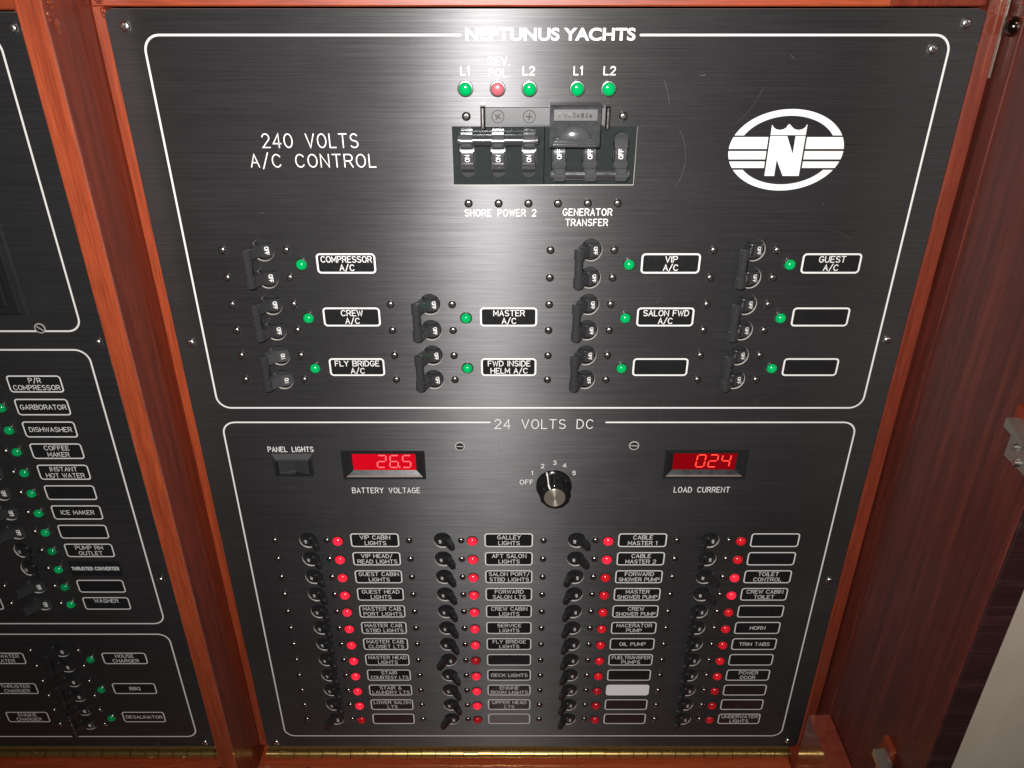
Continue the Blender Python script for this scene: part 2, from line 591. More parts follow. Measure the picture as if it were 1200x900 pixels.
def breaker_body(zs):
    mb = MB()
    z0, z1 = min(zs) - 9, max(zs) + 9
    mb.box(-14, 14, z0, z1, -30, -3.2)
    for z in zs:
        mb.lathe(0, z, [(6.98, 0.03), (6.65, -0.6), (6.62, -0.9)], 28, 1, 7.3 / 6.9, cap=False)
        mb.lathe(0, z, [(6.62, -0.9), (6.6, -3.1)], 28, 0, 7.3 / 6.9, cap=False)
    return mb.mesh("breaker_body", ('cavity', 'alu'), True)


def toggle_mesh(sgn, txt, mat, paddle=True, drum_w=8.2, upright=False, tdeg=22, cap=2.2, ks=1.0):
    """rocking drum with paddle tilted to sgn*x, printed word on the far side"""
    mb = MB()
    n = 20
    p, f = [], []
    for wz in (-drum_w / 2, drum_w / 2):
        for k in range(n + 1):
            a = R(-90 + 180 * k / n)
            p.append((DR * math.sin(a), wz, CH + DR * math.cos(a)))
    for k in range(n):
        f.append((k, k + 1, n + 2 + k, n + 1 + k))
    f.append(tuple(range(n + 1)))
    f.append(tuple(range(2 * n + 1, n, -1)))
    mb.add(p, f)
    a = R(TILT) * sgn
    d = Vector((math.sin(a), math.cos(a)))
    t = Vector((math.cos(a), -math.sin(a)))
    rings = []
    for r, th, wz in ((4.5, 3.4 * ks, 3.9 * ks), (9, 2.4 * ks, 3.6 * ks), (15 * ks ** .5, 2.0 * ks, 3.5 * ks), (17.2 * ks ** .5, 1.8 * ks, 3.2 * ks), (18 * ks ** .5, 1.2 * ks, 2.4 * ks)):
        c = Vector((0, CH)) + d * r
        ring = []
        for q, ww in ((-th, -wz), (th, -wz), (th, wz), (-th, wz)):
            u = c + t * q
            ring.append((u.x, ww, u.y))
        rings.append(ring)
    p = [q for r in rings for q in r]
    f = [(4 * (len(rings) - 1) + k) for k in range(4)]
    fs = [tuple(f)]
    for j in range(len(rings) - 1):
        for k in range(4):
            q, e = j * 4 + k, j * 4 + (k + 1) % 4
            fs.append((q, e, e + 4, q + 4))
    mb.add(p, fs)
    # printed word wrapped on the drum
    st, tw = text_strokes(txt, cap, 1.2)
    tm = MB()
    for i, s in enumerate(st):
        tm.ribbon([(q[0] - tw / 2, q[1] - cap / 2) for q in s], 0.23 * cap, 0.07 + 0.02 * (i % 4))
    vv = []
    for x, z, h in tm.v:
        adv, up = (x, z)
        if upright:
            cu, wz = -adv * 1.0, up      # reads along the circumference
        else:
            cu, wz = up, -adv
        ang = R(-sgn * tdeg) + cu / DR
        rr = DR + h
        vv.append((rr * math.sin(ang), wz, CH + rr * math.cos(ang)))
    mb.add(vv, tm.f, 1)
    return mb.mesh("toggle", (mat, 'white'), True)


TOG = {(-1, 'OFF'): toggle_mesh(-1, 'OFF', 'toggle'), (1, 'ON'): toggle_mesh(1, 'ON', 'toggle_dark', cap=1.7, tdeg=14, ks=0.84),
       (-1, 'OFFs'): toggle_mesh(-1, 'OFF', 'toggle_dark', cap=1.6, tdeg=14, ks=0.84), (-1, 'ON'): toggle_mesh(-1, 'ON', 'toggle_grey')}
BODY1, BODY2 = breaker_body([0]), breaker_body([9.1, -9.1])


def tie_mesh(z0, z1, collars, mat='toggle', r=2.5):
    a = R(-TILT)
    x, h = 15.8 * math.sin(a), CH + 15.8 * math.cos(a)
    mb = MB().tube((x, z0, h), (x, z1, h), r, 14)
    for z in collars:
        mb.tube((x, z - 3.1, h), (x, z + 3.1, h), r + 0.55, 14, 0, None, 0.7)
    return mb.mesh("tie_bar", (mat,), True)


TIE2 = tie_mesh(-9.1, 9.1, (-9.3, 9.3))
TIE2D = tie_mesh(-9.1, 9.1, (-9.3, 9.3), 'toggle_dark')

L_SCR, R_SCR = -25.3, 14.3


def single_breaker(panel, x, z, on, txt=None):
    b = put("circuit_breaker", BODY1, panel, (x, z, 0))
    put("toggle", TOG[(1, 'ON')] if on else TOG[(-1, txt or 'OFFs')], b, (0, 0, 0))
    put("screw", SCREW, b, (L_SCR, 0, 0), rot=random.uniform(0, 1.5))
    put("screw", SCREW, b, (R_SCR, 0, 0), rot=random.uniform(0, 1.5))
    return b


def double_breaker(panel, x, z, txt='OFF', label=None, tie=None):
    b = put("double_breaker", BODY2, panel, (x, z, 0), label=label)
    for dz in (9.1, -9.1):
        put("toggle", TOG[(-1, txt)], b, (0, dz, 0))
        put("screw", SCREW, b, (L_SCR, dz, 0), rot=random.uniform(0, 1.5))
        put("screw", SCREW, b, (R_SCR, dz, 0), rot=random.uniform(0, 1.5))
    put("tie_bar", tie or TIE2, b, (0, 0, 0))
    return b


def label_plate(panel, x0, z, lines, fill='label', size=3.5, border=True, wd=37.0, ht=13.3):
    """engraved legend: inlaid black plate, painted rounded border, lettering"""
    cx = x0 + wd / 2
    mb = MB()
    pts = rrect(x0 + 0.4, x0 + wd - 0.4, z - ht / 2 + 0.4, z + ht / 2 - 0.4, 1.8, 4)
    mb.prism(pts, -0.2, 0.03)
    txt = ' '.join(lines)
    p = put("label_plate", mb.mesh("label_plate", (fill,)), panel,
            label=("legend plate reading " + txt) if txt else ("legend plate covered with white tape" if fill == 'white_tape' else None))
    if border:
        b = MB().ribbon(rrect(x0 + 0.55, x0 + wd - 0.55, z - ht / 2 + 0.55, z + ht / 2 - 0.55, 2.0, 5), 1.15 if size > 3.6 else 0.95, 0.06, True)
        put("border", b.mesh("border", ('white_tape' if fill == 'white_tape' else 'white',)), p)
    if lines:
        t = MB()
        zz = [z] if len(lines) == 1 else [z + 2.75, z - 2.75]
        for ln, q in zip(lines, zz):
            if ln:
                add_text(t, ln, cx + 0.3, q, size, 0.58 if size > 3.6 else 0.48, 0.07, maxw=31.5)
        put("lettering", t.mesh("lettering", ('white',)), p)
    return p


def plate(name, outer, holes, parent, label=None):
    cu = bpy.data.curves.new("outline", 'CURVE')
    cu.dimensions = '2D'
    cu.fill_mode = 'BOTH'
    cu.extrude = 1.4
    for loop in [outer] + holes:
        sp = cu.splines.new('POLY')
        sp.points.add(len(loop) - 1)
        for p, q in zip(sp.points, loop):
            p.co = (q[0], q[1], 0, 1)
        sp.use_cyclic_u = True
    tmp = bpy.data.objects.new("tmp", cu)
    COL.objects.link(tmp)
    me = bpy.data.meshes.new_from_object(tmp.evaluated_get(bpy.context.evaluated_depsgraph_get()))
    bpy.data.objects.remove(tmp)
    bpy.data.curves.remove(cu)
    me.transform(Matrix(((MM, 0, 0, 0), (0, 0, -MM, 1.4 * MM), (0, MM, 0, 0), (0, 0, 0, 1))))
    bm = bmesh.new()
    bm.from_mesh(me)
    bmesh.ops.remove_doubles(bm, verts=bm.verts, dist=1e-6)
    bmesh.ops.recalc_face_normals(bm, faces=bm.faces)
    bm.to_mesh(me)
    bm.free()
    me.materials.clear()
    me.materials.append(M['panel'])
    me.materials.append(M['alu'])
    for p in me.polygons:
        p.material_index = 0 if abs(p.normal.y) > 0.9 else 1
    me.name = name
    return put(name, me, parent, label=label)


def bold_text(txt, x0, x1, z, cap, thick, parent, name):
    cu = bpy.data.curves.new("t", 'FONT')
    cu.body = txt
    cu.size = 1.0
    cu.offset = thick
    tmp = bpy.data.objects.new("tmp", cu)
    COL.objects.link(tmp)
    me = bpy.data.meshes.new_from_object(tmp.evaluated_get(bpy.context.evaluated_depsgraph_get()))
    bpy.data.objects.remove(tmp)
    xs = [v.co.x for v in me.vertices]
    ys = [v.co.y for v in me.vertices]
    sx = (x1 - x0) / (max(xs) - min(xs))
    sy = cap / (max(ys) - min(ys))
    for v in me.vertices:
        v.co = ((x0 + (v.co.x - min(xs)) * sx) * MM, -0.06 * MM, (z - cap / 2 + (v.co.y - min(ys)) * sy) * MM)
    me.materials.clear()
    me.materials.append(M['white'])
    return put(name, me, parent)


def open_frame(x0, x1, z0, z1, r, gap, wd, parent):
    """painted outline with a gap in its top edge"""
    pts = rrect(x0, x1, z0, z1, r, 8)
    if gap:
        # start right of the gap and run clockwise round to its left end
        i = 9
        loop = pts[i:] + pts[:i]
        loop = [(gap[0], z1)] + loop + [(gap[1], z1)]
        mb = MB().ribbon(loop, wd, 0.05, False)
    else:
        mb = MB().ribbon(pts, wd, 0.05, True)
    return put("frame_line", mb.mesh("frame_line", ('white',)), parent)


# ============================================================ cabinet woodwork
cab = root("wooden_cabinet", "varnished mahogany cabinet framing both black switch panels", "cabinet", (0, -384, 0))
cab.location = (0, 0, 0)
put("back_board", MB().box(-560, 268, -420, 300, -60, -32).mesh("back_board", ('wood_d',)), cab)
# partition between the two panels: orange front edge, darker sides
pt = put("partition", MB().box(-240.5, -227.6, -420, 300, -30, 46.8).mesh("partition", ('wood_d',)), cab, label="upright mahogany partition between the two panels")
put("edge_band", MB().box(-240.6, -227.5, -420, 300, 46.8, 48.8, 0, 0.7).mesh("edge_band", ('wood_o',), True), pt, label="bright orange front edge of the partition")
# rebate strips beside the plates
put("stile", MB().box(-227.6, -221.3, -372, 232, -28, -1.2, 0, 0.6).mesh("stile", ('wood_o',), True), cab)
put("stile", MB().box(257.2, 267.3, -372, 262, -28, 0.6, 0, 1.2).mesh("stile", ('stile_red',), True), cab)
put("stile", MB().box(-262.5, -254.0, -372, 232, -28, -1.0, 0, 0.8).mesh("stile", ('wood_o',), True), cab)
put("top_rail", MB().box(-227.6, 205, 231.6, 262, -28, -1.9, 0, 0.8).mesh("top_rail", ('wood_ox',), True), cab)
put("top_rail", MB().box(205.4, 257.0, 231.6, 262, -28, -2.1, 0, 0.8).mesh("top_rail", ('wood_d',), True), cab, label="darker dull red end piece of the top rail")
put("top_rail", MB().box(-560, -240.7, 229.8, 240, -28, -1.9, 0, 0.8).mesh("top_rail", ('wood_ox',), True), cab)
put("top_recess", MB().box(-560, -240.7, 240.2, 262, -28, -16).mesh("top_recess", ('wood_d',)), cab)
put("ledge", MB().box(-227.4, 249.8, -420, -384.5, -28, 75, 0, 0.8).mesh("ledge", ('wood_ox',), True), cab, label="orange mahogany ledge under the brass hinge")
put("ledge", MB().box(-560, -240.7, -420, -384.5, -28, 60, 0, 0.8).mesh("ledge", ('wood_ox',), True), cab)
put("side_stile", MB().box(268.0, 286, -420, 300, -30, 17.2, 0, 0.5).mesh("side_stile", ('wood_door',), True), cab)
cb = put("corner_block", MB().box(250.0, 267.8, -420, -307, 19, 95, 0, 1.2).mesh("corner_block", ('stile_red',), True), cab, label="small red brown block in the lower corner by the door")
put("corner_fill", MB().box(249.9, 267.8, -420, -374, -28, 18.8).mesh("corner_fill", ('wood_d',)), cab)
# lumps of thick varnish where the rails meet the partition and the side
def blob(x, z, h, a, b, c):
    n, m = 12, 7
    p, f = [], []
    for q in range(m + 1):
        ph = R(-90 + 180 * q / m)
        for k in range(n):
            t = 2 * math.pi * k / n
            p.append((x + a * math.cos(ph) * math.cos(t), z + b * math.sin(ph), h + c * math.cos(ph) * math.sin(t)))
    for q in range(m):
        for k in range(n):
            f.append((q * n + k, q * n + (k + 1) % n, (q + 1) * n + (k + 1) % n, (q + 1) * n + k))
    put("varnish_drip", MB().add(p, f).mesh("varnish_drip", ('varnish',), True), cab)


for bx, bz, bh, a, b, c in ((-227.6, 231, 44.5, 1.5, 4, 2.5), (-227.7, 226, 38, 1.2, 6, 4), (-227.6, 236, 40, 1.6, 3, 4), (-221.5, 229.5, -0.8, 2.2, 4.5, 1.6),
                        (-222.5, 235, 0.2, 3.0, 2, 2.2), (-226, 237, 2, 2.4, 2, 3), (-240.2, 233, 48, 1.4, 4, 1.2), (266.0, 231, 0.6, 2.0, 5, 1.4),
                        (259, 229.5, 0.4, 1.6, 3.5, 1.2), (257.4, 219, 0.2, 0.9, 2.0, 0.9), (256.8, 213, 0.1, 0.9, 1.6, 0.8), (268, 236, 12, 1.4, 4, 2.4), (268.1, 231, 16, 1.2, 5, 1.6),
                        (-224.5, -358, 0.1, 1.2, 2.2, 1.1), (-223.8, -366, 0.1, 1.2, 2.0, 1.1), (252, -308, 22, 1.3, 1.2, 1.6), (259, -306.8, 30, 2.0, 0.8, 2.4), (264, -310, 19.2, 1.0, 3, 1.0)):
    blob(bx, bz, bh, a * 0.75, b * 0.42, c * 0.5)
    blob(bx, bz - b * random.uniform(0.5, 1.0), bh - 0.3, a * 0.5, b * 0.25, c * 0.35)
dome = MB()
prof = [(5.2 * math.cos(R(a)), 5.2 * math.sin(R(a))) for a in (0, 20, 40, 60, 80)]
pts, fcs, nn = [], [], 18
for r_, e in prof:
    for k in range(nn):
        a = 2 * math.pi * k / nn
        pts.append((267.9 - e, 222.5 + r_ * math.cos(a), 9.5 + r_ * math.sin(a)))
for j in range(len(prof) - 1):
    for k in range(nn):
        q, e = j * nn + k, j * nn + (k + 1) % nn
        fcs.append((q, e, e + nn, q + nn))
fcs.append(tuple((len(prof) - 1) * nn + k for k in range(nn)))
dome.add(pts, fcs)
put("bullet_catch", dome.mesh("bullet_catch", ('bronze',), True), cab, label="dark shiny domed catch near the top corner")
put("stop_plate", MB().box(264.6, 265.2, 196, 275, 3.2, 5.0).mesh("stop_plate", ('nickel',)), cab, label="thin bright metal strip at the top corner")
for x, z in ((-214, -384.4), (-182, -384.4), (-330, -384.4), (-300, -384.4), (-262, -384.4)):
    h = 16
    m = MB()
    n = 14
    pr = [(3.6, 0), (3.4, 0.9), (2.4, 1.7), (1.0, 2.1)]
    pts, fcs = [], []
    for r_, e in pr:
        for k in range(n):
            a = 2 * math.pi * k / n
            pts.append((x + r_ * math.cos(a), z + e, h + r_ * math.sin(a)))
    for j in range(len(pr) - 1):
        for k in range(n):
            q, e = j * n + k, j * n + (k + 1) % n
            fcs.append((q, e, e + n, q + n))
    fcs.append(tuple((len(pr) - 1) * n + k for k in range(n)))
    m.add(pts, fcs)
    put("ledge_screw", m.mesh("ledge_screw", ('steel',), True), cab)

# ------------------------------------------------------------ door
door = root("cabinet_door", "dark mahogany door standing open at a right angle beside the main panel", "door", (276, -420, 18))
door.location = (0, 0, 0)
put("door_leaf", MB().box(268.6, 285.6, -430, 300, 18.4, 138.0, 0, 0.8).mesh("door_leaf", ('wood_door',), True), door)
put("door_edge", MB().box(268.9, 285.3, -430, 300, 138.0, 140.0, 0, 0.6).mesh("door_edge", ('wood_edge',), True), door, label="dull streaked front edge of the door")


def catch(z, h, s, label):
    c = put("door_latch", MB().box(0, 0.1, 0, 0.1, 0, 0.1).mesh("tmp", ('wood_d',)), door, label=label)
    me = MB()
    me.box(264.6, 268.5, z - 6 * s, z + 24 * s, h - 2, h + 22 * s, 0, 1.0)
    c.data = me.mesh("door_latch", ('wood_d',), True)
    b = MB()
    b.xprism([(z - 30 * s, h + 8 * s), (z + 14 * s, h + 8 * s), (z + 14 * s, h + 30 * s), (z - 30 * s, h + 46 * s)], 261.8, 264.4)
    b.xprism([(z + 6 * s, h + 10 * s), (z + 16 * s, h + 10 * s), (z + 8 * s, h + 44 * s), (z + 2 * s, h + 44 * s)], 255.5, 261.6)
    put("strike_plate", b.mesh("strike_plate", ('nickel',)), c)
    for k in range(3):
        zz, hh = z + (2 - 13 * k) * s, h + (13 + 9 * k) * s
        m = MB()
        m.tube((261.9, zz, hh), (259.2, zz, hh), 4.4 * s, 14, 0, 3.0 * s)
        put("screw", m.mesh("screw", ('steel',), True), c)


catch(38, 116, 0.52, "silver latch plate with round screws on the open door")
catch(-246, 98, 0.55, "small metal bracket low on the open door")

_c = M['cream'].node_tree
_n = _c.nodes.new('ShaderNodeTexNoise')
_n.inputs['Scale'].default_value = 14
_r = _c.nodes.new('ShaderNodeValToRGB')
_r.color_ramp.elements[0].color = (0.40, 0.33, 0.25, 1)
_r.color_ramp.elements[1].color = (0.56, 0.48, 0.40, 1)
_c.links.new(_n.outputs[0], _r.inputs[0])
_c.links.new(_r.outputs[0], _c.nodes["Principled BSDF"].inputs['Base Color'])
put("cream_wall", MB().box(286.4, 620, -700, 400, 100, 134).mesh("cream_wall", ('cream',)), None, kind="structure", label="plain cream coloured wall beyond the open door")

# ============================================================ main panel
mp = root("main_switch_panel", "big brushed black electrical panel with two white outlined groups of breakers", "switch panel")
COLX = [-154.6, -52.8, 49.2, 150.5]
LEDX = [-131.8, -29.8, 73.3, 174.0]
BOXX = [-122.4, -20.7, 80.9, 181.5]
AC_ROWS = [85.7, 49.2, 12.6]
DC_Z = [-135.1 - 18.22 * k for k in range(12)]
holes = []
HR = (6.95, 7.35)
AC = {0: (0, 1, 2), 1: (1, 2), 2: (0, 1, 2), 3: (0, 1, 2)}
for c, rows in AC.items():
    for r in rows:
        for dz in (9.1, -9.1):
            holes.append(ell(COLX[c], AC_ROWS[r] + dz, *HR))
for c in range(4):
    for z in DC_Z:
        holes.append(ell(COLX[c], z, 6.95, 7.35))
SHX0, SHX1, SHZ0, SHZ1 = -34.8, 72.5, 135.2, 169.2
holes.append([(SHX0, SHZ0), (SHX1, SHZ0), (SHX1, SHZ1), (SHX0, SHZ1)])
holes.append([(-121.3, -77.4), (-62.8, -77.4), (-62.8, -54.6), (-121.3, -54.6)])
holes.append([(109.5, -76.9), (168.0, -76.9), (168.0, -54.0), (109.5, -54.0)])
holes.append([(-170.8, -75.6), (-142.6, -75.6), (-142.6, -59.0), (-170.8, -59.0)])
plate("face_plate", rrect(-220.6, 256.4, -372.0, 230.6, 4, 5), holes, mp)
open_frame(-202.4, 241.0, -18.7, 217.6, 9, (-28.0, 70.5), 1.22, mp)
open_frame(-202.2, 240.2, -358.0, -30.4, 9, (-15.5, 65.5), 1.15, mp)

bold_text("NEPTUNUS YACHTS", -25.5, 67.6, 218.0, 6.5, 0.030, mp, "title_lettering")
for tx, cx, cz, size, wdt, width in (("240 VOLTS", -117.5, 161.1, 7.7, 0.80, 55.5), ("A/C CONTROL", -117.0, 149.6, 7.3, 0.80, 73.5),
                                     ("24 VOLTS DC", 22.3, -31.8, 7.2, 0.72, 68.5), ("SHORE POWER 2", -7.0, 118.4, 4.0, 0.72, 43.0),
                                     ("GENERATOR", 45.8, 118.8, 4.0, 0.72, 29.5), ("TRANSFER", 45.6, 112.4, 4.0, 0.72, 25.5),
                                     ("L1", -26.3, 199.3, 4.2, 0.8, None), ("L2", 9.4, 199.3, 4.2, 0.8, None), ("L1", 37.0, 199.3, 4.2, 0.8, None),
                                     ("L2", 54.6, 199.3, 4.2, 0.8, None), ("REV.", -7.2, 204.3, 3.9, 0.68, 11.6), ("POL.", -7.2, 198.2, 3.9, 0.68, 11.6),
                                     ("PANEL LIGHTS", -157.2, -52.8, 4.0, 0.68, 32.0), ("BATTERY VOLTAGE", -92.1, -88.6, 4.5, 0.66, 49.3),
                                     ("LOAD CURRENT", 138.8, -88.0, 4.5, 0.66, 40.4), ("OFF", 10.6, -81.2, 3.8, 0.6, None), ("1", 14.6, -73.2, 3.2, 0.6, None),
                                     ("2", 22.0, -67.2, 3.2, 0.6, None), ("3", 30.6, -64.3, 3.2, 0.6, None), ("4", 37.8, -66.6, 3.2, 0.6, None),
                                     ("5", 44.8, -73.2, 3.2, 0.6, None)):
    t = MB()
    add_text(t, tx, cx, cz, size, wdt * 0.88, 0.05, width=width, gap=1.9, space=5.5)
    put("lettering", t.mesh("lettering", ('white',)), mp, label="engraved white lettering reading " + tx)

# emblem
EX, EZ, EA, EB = 160.2, 155.4, 33.6, 23.4
em = MB()


def ellx(z, a=EA, b=EB):
    return a * math.sqrt(max(0, 1 - ((z - EZ) / b) ** 2))


def ringpart(zc, up):
    a_i, b_i = EA - 4.9, EB - 3.7
    th_o = math.asin(min(1, abs(zc - EZ) / EB))
    th_i = math.asin(min(1, abs(zc - EZ) / b_i))
    n = 32
    o_, i_ = [], []
    for k in range(n + 1):
        to = th_o + (math.pi - 2 * th_o) * k / n
        ti = th_i + (math.pi - 2 * th_i) * k / n
        s = 1 if up else -1
        o_.append((EX + EA * math.cos(to), EZ + s * EB * math.sin(to), 0.05))
        i_.append((EX + a_i * math.cos(ti), EZ + s * b_i * math.sin(ti), 0.05))
    em.add(o_ + i_, [(k, k + 1, n + 2 + k, n + 1 + k) for k in range(n)])


ringpart(164.1, True)
ringpart(144.3, False)
for z1, z0 in ((163.2, 156.4), (155.2, 150.4), (149.2, 145.4)):
    for s in (-1, 1):
        xi = EX + s * 11.0 if s > 0 else EX - 11.4
        outer = [(EX + s * ellx(z0 + (z1 - z0) * k / 6), z0 + (z1 - z0) * k / 6) for k in range(7)]
        em.poly([(xi, z0)] + outer + [(xi, z1)], 0.05)
em.poly([(149.8, 140.7), (155.6, 140.7), (155.6, 163.8), (149.8, 163.8)], 0.05)
em.poly([(164.4, 140.7), (170.2, 140.7), (170.2, 163.8), (164.4, 163.8)], 0.05)
em.poly([(155.6, 150.2), (160.6, 140.7), (164.4, 140.7), (164.4, 153.6), (159.6, 163.8), (155.6, 163.8)], 0.05)
crown = [(149.8, 164.3), (170.2, 164.3), (170.2, 170.2)]
crown += [(165.5 - 4.3 * math.cos(R(a)), 167.2 + 2.9 - 2.9 * math.sin(R(a))) for a in (180, 150, 120, 90, 60, 30)]
crown += [(160.0, 170.4)]
crown += [(154.7 - 4.3 * math.cos(R(a)), 167.2 + 2.9 - 2.9 * math.sin(R(a))) for a in (180, 150, 120, 90, 60, 30)]
crown += [(149.8, 170.2)]
em.poly(crown, 0.05)
put("emblem", em.mesh("emblem", ('white',)), mp, label="white oval emblem with crowned letter N and three stripes")

# indicator lights above the shore breakers
for x, k, lb in ((-26.3, 'green', None), (-8.1, 'pink', "dull pink unlit reverse polarity light"), (9.8, 'green', None), (36.8, 'green', None), (54.5, 'green', None)):
    led(mp, x, 189.7, LED_L, k, lb)

# shore power and generator breakers
poles = [-26.2, -8.1, 9.9, 27.7, 45.7, 63.7]


def bank(x0, x1, ps, on, label):
    ctr = sum(ps) / 3
    cu = [[(x0, SHZ0 + .3), (x1, SHZ0 + .3), (x1, SHZ1 - .3), (x0, SHZ1 - .3)]]
    slots = [rrect(p - 4.6, p + 4.6, 139.0, 166.2, 4.5, 7) for p in ps]
    b = plate("three_pole_breaker", cu[0], slots, mp, label)
    b.data.materials[0] = M['bank']
    b.data.materials[1] = M['bank']
    b.location = (0, 0.0006, 0)
    put("breaker_core", MB().box(x0 + .4, x1 - .4, SHZ0 + .6, SHZ1 - .6, -20, -4.6).mesh("breaker_core", ('cavity',)), b)
    sm = []
    for p in ps:
        # drum turning about the horizontal axis
        mb = MB()
        n, rr, hc, zc = 22, 11.0, -9.6, 152.6
        pr = []
        for k in range(n + 1):
            a = R(-78 + 156 * k / n)
            pr.append((zc + rr * math.sin(a), hc + rr * math.cos(a)))
        mb.xprism(pr, -3.3, 3.3)
        sg = 1 if on else -1
        for wx, a0, a1, rx in ((4.2, 14, 30, 12.4), (4.2, 40, 62, 11.4)):
            seg = [(zc + sg * rx * math.sin(R(a0 + (a1 - a0) * k / 4)), hc + rx * math.cos(R(a0 + (a1 - a0) * k / 4))) for k in range(5)]
            seg += [(zc + sg * 8 * math.sin(R(a1)), hc + 8 * math.cos(R(a1))), (zc + sg * 8 * math.sin(R(a0)), hc + 8 * math.cos(R(a0)))]
            mb.xprism(seg, -wx, wx)
        seg = [(zc - sg * 11.9 * math.sin(R(a)), hc + 11.9 * math.cos(R(a))) for a in (24, 38, 52, 66)]
        seg += [(zc - sg * 8 * math.sin(R(66)), hc + 8 * math.cos(R(66))), (zc - sg * 8 * math.sin(R(24)), hc + 8 * math.cos(R(24)))]
        mb.xprism(seg, -3.9, 3.9)
        a = R(33) * sg
        d, tt = (math.sin(a), math.cos(a)), (math.cos(a), -math.sin(a))
        q = []
        for rad, th in ((9, 3.2), (20.5, 2.6), (21.4, 1.4), (21.4, -1.4), (20.5, -2.6), (9, -3.2)):
            q.append((zc + d[0] * rad + tt[0] * th, hc + d[1] * rad + tt[1] * th))
        mb.xprism(q, -3.5, 3.5)
        st, tw = text_strokes("ON" if on else "OFF", 2.4, 1.2)
        tm = MB()
        for i, s in enumerate(st):
            tm.ribbon([(u[0] - tw / 2, u[1] - 1.2) for u in s], 0.5, 0.06 + 0.02 * (i % 4))
        vv = []
        for x, z, h in tm.v:
            ang = R(-sg * (6 if not on else 8)) + x / rr * 1.0
            r2 = rr + h
            vv.append((-z, zc + r2 * math.sin(ang), hc + r2 * math.cos(ang)))
        mb.add(vv, tm.f, 1)
        t = put("toggle", mb.mesh("toggle", ('toggle_grey', 'white'), True), b, (p, 0, 0))
        t.location.y -= b.location.y
        for o in (t,):
            pass
    a = R(33) * sg
    zt, ht = zc + 17.8 * math.sin(a), hc + 17.8 * math.cos(a)
    tb = MB()
    tb.tube((ps[0], zt, ht), (ps[2], zt, ht), 3.1, 16)
    for p in ps:
        tb.box(p - 3.3, p + 3.3, zt - 3.7, zt + 3.7, ht - 3.4, ht + 3.5, 1, 0.9)
    tb.tube((ps[0] - 4.8, zt, ht), (ps[0] - 3.2, zt, ht), 2.4, 12, 1, None, 0.8)
    tb.tube((ps[2] + 3.2, zt, ht), (ps[2] + 4.8, zt, ht), 2.4, 12, 1, None, 0.8)
    put("tie_bar", tb.mesh("tie_bar", ('toggle', 'toggle_grey'), True), b)
    return b


bank(SHX0 + .2, 18.7, poles[:3], True, "three pole shore power breaker with its handles up")
bank(19.1, SHX1 - .2, poles[3:], False, "three pole generator breaker with its handles down")
for p in poles:
    put("screw", SCREW, mp, (p, 124.2, 0), rot=random.uniform(0, 1.5))
for p in (poles[0], poles[5]):
    put("screw", SCREW, mp, (p, 174.8, 0), rot=random.uniform(0, 1.5))
# interlock slide
sb = put("interlock_rail", MB().box(-15.4, 53.6, 169.9, 179.9, 0.02, 1.3, 0, 0.25).mesh("interlock_rail", ('bracket',), True), mp, label="satin steel interlock rail above the big breakers")
for x in (-16.6, 54.2):
    put("end_flange", MB().box(x - 1.3, x + 1.3, 168.6, 181.2, 0.03, 7.0, 0, 0.9).mesh("end_flange", ('scr',), True), sb)
for x in (poles[1], poles[2]):
    put("countersunk_screw", SCREW_FLAT, sb, (x, 174.8, 1.3), rot=0.6 if x < 0 else 0.1)
lk = MB()
X0, X1 = 21.3, 50.0
lk.xprism([(158.8, 1.5), (182.6, 1.5), (182.6, 9.6), (181.6, 10.4), (160.0, 10.4), (158.8, 9.0)], X0, X1)
lkb = put("interlock_slide", lk.mesh("interlock_slide", ('toggle',), True), mp, label="black sliding lock with thumb grip covering the generator breaker")
put("name_plate", MB().box(X0 + 1.9, X1 - 1.8, 174.0, 180.6, 10.2, 10.8, 0, 0.3).mesh("name_plate", ('bracket',), True), lkb)
nm = MB()
nm.prism(rrect(X0 + 3.2, X0 + 6.2, 175.7, 178.9, 0.6, 2), 10.7, 11.0)
for k in range(7):
    xx = X0 + 8.0 + k * 2.35
    nm.prism(rrect(xx, xx + 1.5, 175.9, 178.7, 0.4, 2), 10.7, 10.95)
put("embossing", nm.mesh("embossing", ('chrome',), True), lkb)
gp = MB()
for j, (zz, rx) in enumerate(((160.6, 12.4), (162.2, 11.6), (163.8, 10.6))):
    gp.prism(rrect(35.7 - rx, 35.7 + rx, zz - 0.5, zz + 0.5, 0.45, 3), 10.3, 11.4)
# half-dome thumb rest
n1, n2 = 12, 6
pts, fcs = [], []
for j in range(n2 + 1):
    for k in range(n1 + 1):
        ph, al = R(90 * j / n2), R(180 * k / n1)
        pts.append((35.7 + 9.2 * math.cos(al) * math.cos(ph), 164.4 + 7.2 * math.sin(al) * math.cos(ph), 10.3 + 3.2 * math.sin(ph)))
for j in range(n2):
    for k in range(n1):
        q = j * (n1 + 1) + k
        fcs.append((q, q + 1, q + n1 + 2, q + n1 + 1))
gp.add(pts, fcs)
put("thumb_grip", gp.mesh("thumb_grip", ('toggle_grey',), True), lkb)

